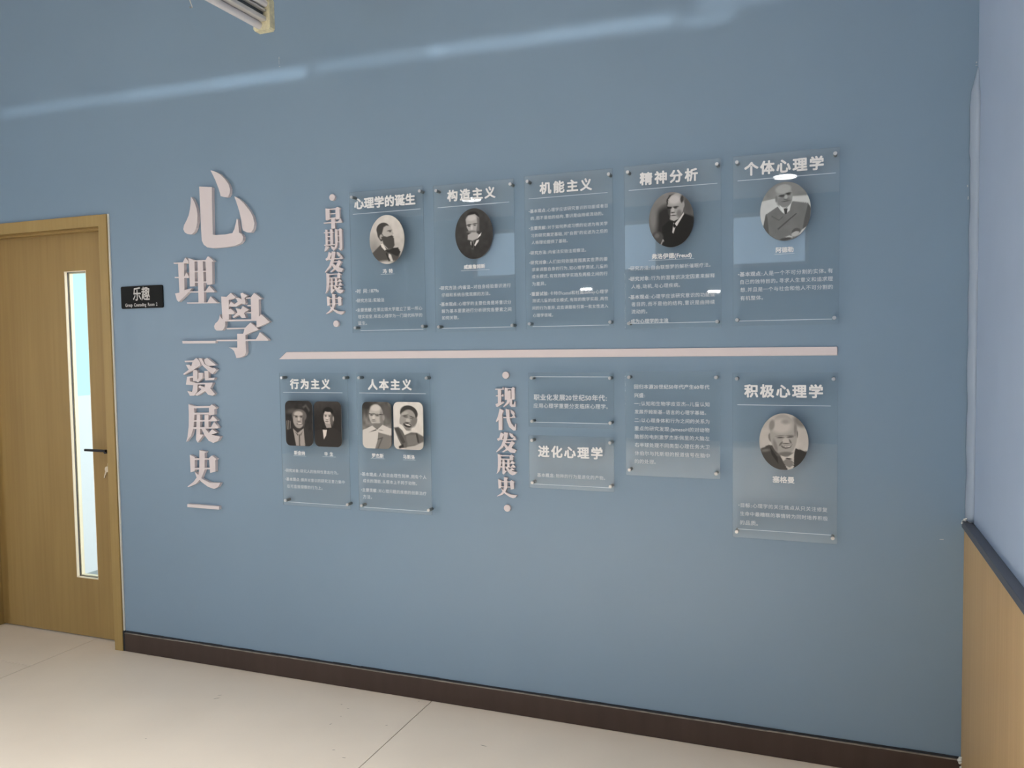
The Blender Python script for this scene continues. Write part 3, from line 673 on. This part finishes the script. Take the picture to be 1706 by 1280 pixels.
P6b = [('g',62,44,92,250),('n',10,8),('e',540,205,56,52,0,30,7),('e',535,268,46,82,0,182,7),('e',578,290,20,62,0,92,14),('e',596,280,8,26,0,150,5),('e',540,188,50,18,6,30,7),('e',512,240,16,4,0,70,4),('e',556,240,16,4,0,76,4),('e',514,252,10,5,0,56,4),('e',554,252,10,5,0,60,4),('e',528,275,8,20,0,200,6),('e',528,292,14,4,0,110,4),('e',526,312,18,5,0,92,4),
 ('p',[(500,332),(566,335),(572,376),(520,382)],150,6),('p',[(390,420),(480,385),(600,380),(680,430),(680,590),(390,590)],50,10),('p',[(466,382),(510,392),(548,384),(540,404),(508,398),(478,402)],22,4),('p',[(476,402),(524,402),(512,465),(486,508)],205,5)]
P7a = [('g',78,118,100,420),('n',11,60),('e',960,140,60,50,0,50,40),('e',1180,200,40,110,-20,84,30),('e',1060,240,76,116,0,172,9),('e',1055,165,52,34,0,192,20),('e',1120,270,20,80,0,122,16),('e',1142,270,13,30,0,138,6),('p',[(985,222),(1142,232),(1142,240),(985,232)],62,3),('e',1014,238,22,15,0,112,5),('e',1076,242,26,16,0,118,5),
 ('e',1012,240,9,4,0,60,4),('e',1074,244,10,4,0,62,4),('e',1034,270,14,26,0,192,8),('e',1034,292,18,4,0,96,4),('e',1034,308,26,4,0,82,4),('e',1060,350,60,20,0,118,14),('p',[(1030,345),(1130,325),(1126,385),(1058,388)],112,7),
 ('p',[(910,412),(1018,358),(1070,402),(1130,346),(1225,388),(1228,612),(905,612)],194,6),('p',[(978,432),(1052,398),(1068,402),(1056,412)],84,4),('p',[(1072,402),(1140,412),(1112,400)],84,4),('p',[(1082,430),(1226,464),(1226,612),(1044,612),(1074,510)],116,6),('p',[(1120,480),(1135,480),(1080,610),(1068,610)],84,5),('p',[(1075,500),(1120,485),(1118,495),(1072,512)],70,4)]
P7b = [('g',208,196,100,600),('n',12,12),('e',1420,222,98,84,22,56,7),('e',1404,296,86,116,14,142,9),('e',1372,226,40,20,-20,160,14),('e',1496,300,14,36,10,112,6),('e',1380,246,32,6,-10,66,5),('e',1456,262,30,6,20,66,5),('e',1386,262,24,5,0,52,4),('e',1456,280,24,5,14,52,4),('e',1408,302,22,22,0,170,9),('e',1408,322,26,4,8,84,4),('e',1470,320,30,50,10,112,18),
 ('e',1402,352,46,24,18,52,6),('p',[(1366,334),(1420,342),(1442,362),(1400,356)],200,4),('e',1400,395,40,16,12,122,10),('p',[(1306,338),(1342,350),(1400,428),(1366,462),(1296,382)],206,5),('p',[(1254,386),(1304,374),(1346,412),(1370,462),(1440,430),(1505,432),(1575,475),(1575,600),(1420,604),(1345,602),(1296,500)],92,7),('p',[(1390,470),(1500,450),(1520,560),(1400,580)],112,20),
 ('p',[(1256,384),(1300,380),(1376,540),(1344,560)],70,8),('p',[(1300,590),(1352,560),(1360,600),(1310,612)],50,6),('p',[(1480,575),(1575,528),(1575,625),(1350,620),(1400,590)],172,8),('p',[(1490,440),(1510,440),(1530,540),(1510,540)],62,6),('e',1430,500,40,40,0,112,30)]

# ------------------------------------------------------------------ boards
BW, BH, BF, BT = .335, .566, -.030, .004
BX = [-1.808, -1.431, -1.054, -.677, -.303]
BX2 = {6: -2.1745, 7: -1.798, 8: -1.049, 9: -1.050, 10: -.678, 11: -.304}
def shaft_pin(parent, P, x, z):
    bm = bmesh.new(); cyl(bm, (x - P[0], -.0005 - P[1], z - P[2]), (x - P[0], BF + BT - P[1], z - P[2]), .0062, 18)
    s = obj('standoff', bm, M_steel_dark, parent)
    bm = bmesh.new(); cyl(bm, (x - P[0], BF - P[1], z - P[2]), (x - P[0], BF - .005 - P[1], z - P[2]), .0064, 22, .0056)
    return obj('cap', bm, M_steel, s)
def board(x, zt, w, h, label, T, s, headings=(), paras=(), rules=(), caps=(), ports=(), pins=None, tilt=None):
    P = (x, 0, zt - h)
    e = empty('acrylic_board', P, label, 'board', 'clear acrylic wall boards')
    bm = mkbox(0, w, BF, BF + BT, 0, h, .0007)
    for f in bm.faces:
        f.material_index = 1 if abs(f.normal.y) < .5 else 0
    p_ = obj('clear_panel', bm, [M_acr, M_acre], e)
    ix, iz = .0135, .020
    if pins is None: pins = [(x + ix, zt - iz), (x + w - ix, zt - iz), (x + ix, zt - h + iz), (x + w - ix, zt - h + iz)]
    for a, b in pins: shaft_pin(e, P, a, b)
    cr = crop(T[0], T[1], s); yf = BF - .0006
    for t, a, b, pt in headings: text_obj('heading', [([(t, 2)], cr(a, yf), cr(b, yf), pt, 1.0)], M_print, e, P, yf, .0025)
    for lines in paras: text_obj('paragraph', [([(q, i) for i, q in runs], cr(a, yf), cr(b, yf), 1.04, hs) for runs, a, b, hs in lines], M_text, e, P, yf)
    for t, a, b in caps: text_obj('name_caption', [([(t, 1)], cr(a, yf), cr(b, yf), 1.0, 1.0)], M_print, e, P, yf)
    for a, b, th in rules:
        (xa, za), (xb, zb) = cr(a, yf), cr(b, yf); z = (za + zb) / 2
        obj('rule_line', mkbox(xa - P[0], xb - P[0], yf, BF, z - th / 2 - P[2], z + th / 2 - P[2]), M_rule, e)
    for (pc, cx, cy, rx, ry, ops, tint, shp, lab) in ports:
        portrait(e, P, pc, cx, cy, rx, ry, ops, tint, shp, BF - .006, lab)
    if tilt: e.rotation_euler = tilt
    return e
RT = .0022; RU = .0016
def ln(runs, a, b, hs=1.0): return (runs, a, b, hs)
B_, N_ = 1, 0
warm = (1.0, .955, .90); neu = (1.0, .985, .975); brn = (1.0, .90, .84); blu = (.94, .99, 1.0)
pc12 = crop(580, 340, 5.331); pc4 = crop(1070, 300, 9.85); pc5 = crop(1250, 290, 9.142); pc11 = crop(1250, 675, 9.142); pc67 = crop(465, 655, 6.562)
ZT1, ZT2 = 2.063, 1.333
board(BX[0], ZT1, BW, BH, 'upper row clear board headed 心理学的诞生, leftmost of the upper row', (570, 290), 4.573,
 headings=[('心理学的诞生', (97,230), (562,192), 1.02)], rules=[((85,307), (600,267), RT), ((140,1192), (620,1184), RT), ((296,764), (402,763), RU)], caps=[('冯 特', (312,742), (388,738))],
 paras=[[ln([(B_,'·时 间:1879s')], (103,893), (280,889))], [ln([(B_,'·研究方法:实验法')], (105,965), (322,960))],
  [ln([(B_,'·主要贡献:'), (N_,'在莱比锡大学建立了第一所心')], (105,1036), (612,1024)), ln([(N_,'理实验室,标志心理学为一门现代科学的')], (122,1085), (612,1077)), ln([(N_,'诞生。')], (122,1138), (190,1136))]],
 ports=[(pc12, 348, 315, 154, 217, P1, warm, 'oval', 'oval photo of a bearded man in profile against a pale background')], tilt=(R(.35), 0, R(-.2)))
board(BX[1], ZT1 - .004, BW, BH, 'upper row clear board headed 构造主义 with a dark oval portrait', (715, 280), 4.414,
 headings=[('构造主义', (135,206), (488,180), 1.16)], rules=[((62,292), (588,250), RT), ((95,1180), (620,1168), RT), ((235,757), (445,746), RU)], caps=[('威廉詹姆斯', (255,727), (412,724))],
 paras=[[ln([(B_,'·研究方法:内省法'), (N_,'--对自身经验意识进行')], (75,886), (600,862)), ln([(N_,'仔细和系统自我观察的方法。')], (92,935), (450,924))],
  [ln([(B_,'·基本观点:'), (N_,'心理学的主要任务是将意识分')], (78,1002), (603,988)), ln([(N_,'解为基本要素进行分析研究各要素之间')], (92,1051), (605,1041)), ln([(N_,'如何关联。')], (94,1103), (218,1100))]],
 ports=[(pc12, 1117, 263, 166, 225, P2, neu, 'oval', 'oval photo of a bearded man on a black background')], tilt=(0, 0, 0))
board(BX[2], ZT1, BW, BH, 'upper row clear board headed 机能主义, filled with text and no portrait', (865, 265), 4.267,
 headings=[('机能主义', (147,208), (518,182), 1.16)], rules=[((68,285), (628,237), RT), ((95,1192), (640,1180), RT)],
 paras=[[ln([(B_,'·基本观点:'), (N_,'心理学应该研究意识的功能或者目')], (68,370), (628,335)), ln([(N_,'的,而不是他的结构,意识是由持续流动的。')], (83,420), (597,390))],
  [ln([(B_,'·主要贡献:'), (N_,'对于如何养成习惯的论述为有关学')], (70,491), (628,461)), ln([(N_,'习的研究奠定基础,对"自我"的论述为之后的')], (85,543), (628,514)), ln([(N_,'人格理论提供了基础。')], (88,594), (345,582))],
  [ln([(B_,'·研究方法:'), (N_,'内省法实验法观察法。')], (72,668), (475,648))],
  [ln([(B_,'·研究对象:'), (N_,'人们如何依据周围真实世界的要')], (72,738), (628,711)), ln([(N_,'求来调整自身的行为,如心理学测试,儿童的')], (90,786), (628,763)), ln([(N_,'成长模式,有效的教学实践及两极之间的行')], (90,836), (628,815)), ln([(N_,'为差异。')], (92,889), (190,886))],
  [ln([(B_,'·重要试验:'), (N_,'卡特尔cattel和杜威dewey心理学')], (77,959), (632,943)), ln([(N_,'测试儿童的成长模式,有效的教学实段,两性')], (93,1007), (632,993)), ln([(N_,'间的行为差异,这些课题吸引第一批女性进入')], (93,1059), (632,1046)), ln([(N_,'心理学领域。')], (97,1112), (240,1109))]], tilt=(R(.2), 0, R(.25)))
board(BX[3], ZT1 + .001, BW, BH + .008, 'upper row clear board headed 精神分析 with a portrait captioned (Freud)', (1030, 250), 4.129,
 headings=[('精神分析', (148,201), (548,169), 1.16)], rules=[((72,277), (682,230), RT), ((80,1195), (665,1182), RT), ((208,762), (522,745), RU)], caps=[('弗洛伊德(Freud)', (230,734), (505,721))],
 paras=[[ln([(B_,'·研究方法:'), (N_,'自由联想梦的解析催眠疗法。')], (72,813), (635,793))],
  [ln([(B_,'·研究对象:'), (N_,'行为的潜意识决定因素来解释')], (72,888), (665,864)), ln([(N_,'人格,动机,与心理疾病。')], (90,939), (425,931))],
  [ln([(B_,'·基本观点:'), (N_,'心理学应该研究意识的功能或')], (72,1012), (665,995)), ln([(N_,'者目的,而不是他的结构,意识是由持续')], (90,1061), (665,1047)), ln([(N_,'流动的。')], (90,1113), (200,1111))],
  [ln([(B_,'·成为心理学的主流')], (75,1179), (345,1173))]],
 ports=[(pc4, 478, 650, 368, 452, P4, neu, 'oval', 'oval photo of a white bearded man in a dark suit')], tilt=(0, 0, 0))
board(BX[4], ZT1 + .001, BW, BH + .004, 'upper row clear board headed 个体心理学, rightmost of the upper row', (1210, 235), 4.0,
 headings=[('个体心理学', (120,192), (650,143), 1.12)], rules=[((75,268), (730,210), RT), ((85,1200), (705,1187), RT), ((320,755), (455,750), RU)], caps=[('阿德勒', (330,727), (448,723))],
 paras=[[ln([(B_,'·基本观点:'), (N_,'人是一个不可分割的实体。有')], (78,889), (710,865)), ln([(N_,'自己的独特目的。寻求人生意义和追求理')], (93,941), (710,917)), ln([(N_,'想,并且是一个与社会和他人不可分割的')], (93,993), (710,972)), ln([(N_,'有机整体。')], (93,1048), (245,1044))]],
 ports=[(pc5, 537, 565, 386, 448, P5, blu, 'oval', 'oval photo of a man in a grey double breasted coat')], tilt=(0, 0, 0))
board(BX2[6], ZT2, BW, BH, 'lower row clear board headed 行为主义 with two dark upright portraits, below the bar', (455, 565), 4.196,
 headings=[('行为主义', (122,314), (402,316), 1.16)], rules=[((72,372), (485,376), RT), ((105,1138), (525,1168), RT), ((143,816), (232,818), RU), ((345,822), (438,826), RU)], caps=[('斯金纳', (147,796), (223,797)), ('华 生', (358,804), (420,805))],
 paras=[[ln([(B_,'·研究对象:'), (N_,'研究人的独特性意志行为。')], (82,916), (455,938))], [ln([(B_,'·基本观点:'), (N_,'摒弃对意识的研究注意力集中')], (85,979), (500,1001)), ln([(N_,'在可直接观察的行为上。')], (98,1028), (345,1043))]],
 ports=[(pc67, 217, 331.5, 145, 246.5, P6a, brn, 'card', 'upright photo of a smiling grey haired man'), (pc67, 532.5, 340, 145.5, 248, P6b, brn, 'card', 'upright photo of a young man in a bow tie')], tilt=(R(.25), 0, R(.2)))
board(BX2[7], ZT2, BW, BH, 'lower row clear board headed 人本主义 with two light upright portraits', (455, 565), 4.196,
 headings=[('人本主义', (663,319), (968,321), 1.16)], rules=[((600,378), (1065,382), RT), ((635,1178), (1090,1205), RT), ((682,836), (778,838), RU), ((908,845), (995,848), RU)], caps=[('罗杰斯', (690,816), (772,818)), ('马斯洛', (908,825), (990,827))],
 paras=[[ln([(B_,'·基本观点:'), (N_,'人是自由理性到神,拥有个人')], (612,945), (1072,967)), ln([(N_,'成长的潜能,从根本上不同于动物。')], (628,993), (1005,1009))], [ln([(B_,'·主要贡献:'), (N_,'对心理问题的疾病的创新治疗')], (615,1056), (1072,1080)), ln([(N_,'方法。')], (628,1102), (692,1106))]],
 ports=[(pc67, 1065, 353, 157, 255, P7a, warm, 'card', 'upright photo of a bald man with glasses'), (pc67, 1411, 360, 161, 260, P7b, warm, 'card', 'upright photo of a laughing man on a pale background')], tilt=(R(-.2), 0, 0))
board(BX2[8], 1.3345, .328, .203, 'low wide clear board about 20世纪50年代, directly under the bar', (865, 605), 4.945,
 rules=[((105,113), (735,115), RT), ((105,488), (730,500), RT)],
 paras=[[ln([(B_,'职业化发展20世纪50年代:')], (120,281), (722,291)), ln([(N_,'应用心理学重要分支临床心理学。')], (118,351), (730,361))]], tilt=(0, 0, 0))
board(BX2[9], 1.0995, .328, .200, 'low wide clear board headed 进化心理学, below the other low wide board', (865, 605), 4.945,
 headings=[('进化心理学', (157,728), (688,746), 1.13)], rules=[((110,995), (745,1030), RT)], paras=[[ln([(B_,'基本概念:'), (N_,'物种的行为是进化的产物。')], (148,923), (708,948))]], tilt=(0, 0, 0))
board(BX2[10], 1.338, .332, .374, 'medium clear board with ten text lines and no heading, lower row', (865, 605), 4.945,
 paras=[[ln([(B_,'回归本源20世纪50年代产生60年代')], (947,195), (1568,199)), ln([(B_,'兴盛:')], (947,266), (1038,267)), ln([(B_,'一:'), (N_,'认知和生物学皮亚杰--儿童认知')], (947,335), (1568,341)), ln([(N_,'发展乔姆斯基--语言的心理学基础。')], (950,402), (1540,411)),
  ln([(B_,'二:'), (N_,'以心理身体和行为之间的关系为')], (950,472), (1568,483)), ln([(N_,'重点的研究发现;JamesoH的对动物')], (950,540), (1568,553)), ln([(N_,'脑部的电刺激罗杰斯佩里的大脑左')], (950,607), (1568,623)), ln([(N_,'右半球处理不同类型心理任务大卫')], (952,675), (1570,692)), ln([(N_,'休伯尔与托斯坦的报道信号在脑中')], (952,744), (1570,762)), ln([(N_,'的的处理。')], (952,810), (1125,815))]], tilt=(0, 0, 0))
board(BX2[11], 1.334, BW, BH + .002, 'lower row clear board headed 积极心理学 with a laughing bald man, at the far right', (1210, 605), 4.065,
 headings=[('积极心理学', (122,190), (655,192), 1.12)], rules=[((75,284), (708,290), RT), ((78,1122), (712,1168), RT)], caps=[('塞格曼', (313,788), (462,794))],
 paras=[[ln([(B_,'·目标:'), (N_,'心理学的关注焦点从只关注修复')], (82,961), (685,996)), ln([(N_,'生命中最糟糕的事情转为同时培养积极')], (93,1018), (688,1056)), ln([(N_,'的品质。')], (93,1080), (215,1087))]],
 ports=[(pc11, 512, 560, 374, 430, P11, warm, 'oval', 'oval photo of a laughing bald man in a jacket and tie')], tilt=(0, 0, 0))

# ------------------------------------------------------------------ room sign
sg = empty('room_sign', (-3.070, 0, 1.630), 'black plate reading 乐趣 Group Counseling Room 2 beside the wooden door', 'sign')
bm = bmesh.new(); pts = []; w_, h_, r0 = .249, .103, .008
for cx, cz, a0 in ((w_ - r0, h_ - r0, 0), (r0, h_ - r0, 90), (r0, r0, 180), (w_ - r0, r0, 270)):
    for k in range(6): a = R(a0 + k * 18); pts.append((cx + r0 * math.cos(a), cz + r0 * math.sin(a)))
prism(bm, pts, -.006, -.0005); obj('plate', bm, M_sign, sg)
cs = crop(190, 465, 17.06); PS = (-3.070, 0, 1.630)
def squeeze(o, zc, k): 
    for v in o.data.vertices: v.co.z = zc + (v.co.z - zc) * k
zc = cs((780, 420), -.0065)[1] - PS[2]
o = text_obj('room_name', [([('乐趣', .5)], cs((535, 430), -.0065), cs((1015, 415), -.0065), 1.0, 1.28)], M_signtxt, sg, PS, -.0066)
o = text_obj('room_name_english', [([('Group', 1), (' ', 0), ('Counseling', 1), (' ', 0), ('Room', 1), (' ', 0), ('2', 1)], cs((322, 740), -.0065), cs((1232, 715), -.0065), 1.0, 1.3)], M_signtxt, sg, PS, -.0066)

# ------------------------------------------------------------------ hanging fluorescent batten
LX, LY, LZ = -2.02, -.26, 2.655
lt = empty('fluorescent_light', (LX, LY, LZ), 'unlit white twin tube fluorescent light with a yellowed end cap, near the ceiling', 'lamp')
def lp(name, bm, m, parent=None, label=None, smooth=False):
    o = obj(name, bm, m, parent or lt, smooth=smooth)
    if label: o['label'] = label
    return o
LL = 1.25
bm = bmesh.new(); box(bm, -.030, .012, -LL, -.005, .030, .125, .003); box(bm, -.030, .034, -LL, -.005, .108, .128, .003); box(bm, -.026, .030, -LL, -.005, .024, .040, .003); box(bm, .010, .030, -LL, -.005, .060, .066, .001)
lp('housing', bm, M_lampw)
bm = bmesh.new(); box(bm, .012, .014, -LL, -.012, .041, .060); lp('shadow_strip', bm, M_lampd, label='dark strip painted as the shaded gap between the tubes')  # grey strip carries the shade of the recess in its colour
bm = bmesh.new(); cyl(bm, (-.004, -LL + .01, .012), (-.004, -.012, .012), .014, 24); lp('tube', bm, M_tube, smooth=False)
bm = bmesh.new(); cyl(bm, (.024, -LL + .01, .088), (.024, -.012, .088), .014, 24); lp('tube', bm, M_tube)
def capshape(y0, y1):
    bm = bmesh.new(); prism(bm, [(-.032, .002), (-.024, -.008), (.040, -.008), (.045, .0), (.045, .100), (.038, .118), (.020, .130), (-.030, .130), (-.034, .110), (-.020, .06)], y0, y1); return bm
lp('end_cap', capshape(-.03, 0), M_yellow, label='yellowed crusty plastic end cap')
lp('end_cap', capshape(-LL, -LL + .03), M_yellow)
for yy in (-.35, -.95):
    bm = bmesh.new(); cyl(bm, (-.005, yy, .125), (-.005, yy, ZC - LZ), .004, 10); lp('hanger_rod', bm, M_steel)
cu = bpy.data.curves.new('wire', 'CURVE'); cu.dimensions = '3D'; cu.bevel_depth = .0016; cu.bevel_resolution = 2
sp = cu.splines.new('BEZIER')
wpx = [(312, -12), (317, 3), (320, 12), (323, 15.5)]
sp.bezier_points.add(3)
for i, (a, b) in enumerate(wpx):
    x, z = W(a, b, -.62); p = sp.bezier_points[i]; p.co = (x - LX, -.62 - LY - (.02 if i == 3 else 0), z - LZ); p.handle_left_type = p.handle_right_type = 'AUTO'
wo = bpy.data.objects.new('t', cu); COL.objects.link(wo); bpy.context.view_layer.update()
wm = bpy.data.meshes.new_from_object(wo.evaluated_get(bpy.context.evaluated_depsgraph_get())); bpy.data.objects.remove(wo)
link('loose_wire', wm, M_wire, lt)

# ------------------------------------------------------------------ lit ceiling lamps behind the viewer (seen as highlights in the boards)
def downlight(x, y, lab, r=.13):
    e = empty('ceiling_light', (x, y, ZC), lab, 'lamp', 'round ceiling lights behind the viewer')
    bm = bmesh.new(); cyl(bm, (0, 0, -.045), (0, 0, 0), r + .02, 32); obj('rim', bm, M_lampw, e)
    bm = bmesh.new(); cyl(bm, (0, 0, -.052), (0, 0, -.046), r, 32); obj('diffuser', bm, M_led, e)
def refl(px, py, zt=ZC - .05):
    x, z = W(px, py, BF); d = Vector((x - CAM.x, BF - CAM.y, z - CAM.z)); t = (zt - z) / d.z
    return x + d.x * t, BF - d.y * t
x, y = refl(785, 333); downlight(x, y, 'round lit ceiling light farther left, mirrored in the second upper board'); print('LAMP', x, y)
x, y = refl(1308, 295); downlight(x, y, 'round lit ceiling light nearer the right wall, mirrored in the rightmost upper board'); print('LAMP', x, y)
def striplight(px, py, lab, L_=.17, h_=.03):  # added wall light, placed to give a small highlight in a board
    x, z = W(px, py, BF); d = Vector((x - CAM.x, BF - CAM.y, z - CAM.z)); t = (YF - .0 - BF) / -d.y
    X, Z = x + d.x * t, z + d.z * t
    e = empty('added_wall_light', (X, YF + .001, Z), lab, 'lamp', 'added small lights on the wall behind the viewer')
    obj('backplate', mkbox(-L_ / 2 - .02, L_ / 2 + .02, 0, .02, -h_ - .01, h_ + .01, .002), M_lampw, e)
    obj('diffuser', mkbox(-L_ / 2, L_ / 2, .02, .04, -h_ / 2, h_ / 2, .004), M_led, e); print('STRIP', X, Z)
striplight(987, 489, 'added small lit wall light on the left of its pair, mirrored in the third upper board')
striplight(1190, 486, 'added small lit wall light on the right of its pair, mirrored in the fourth upper board')
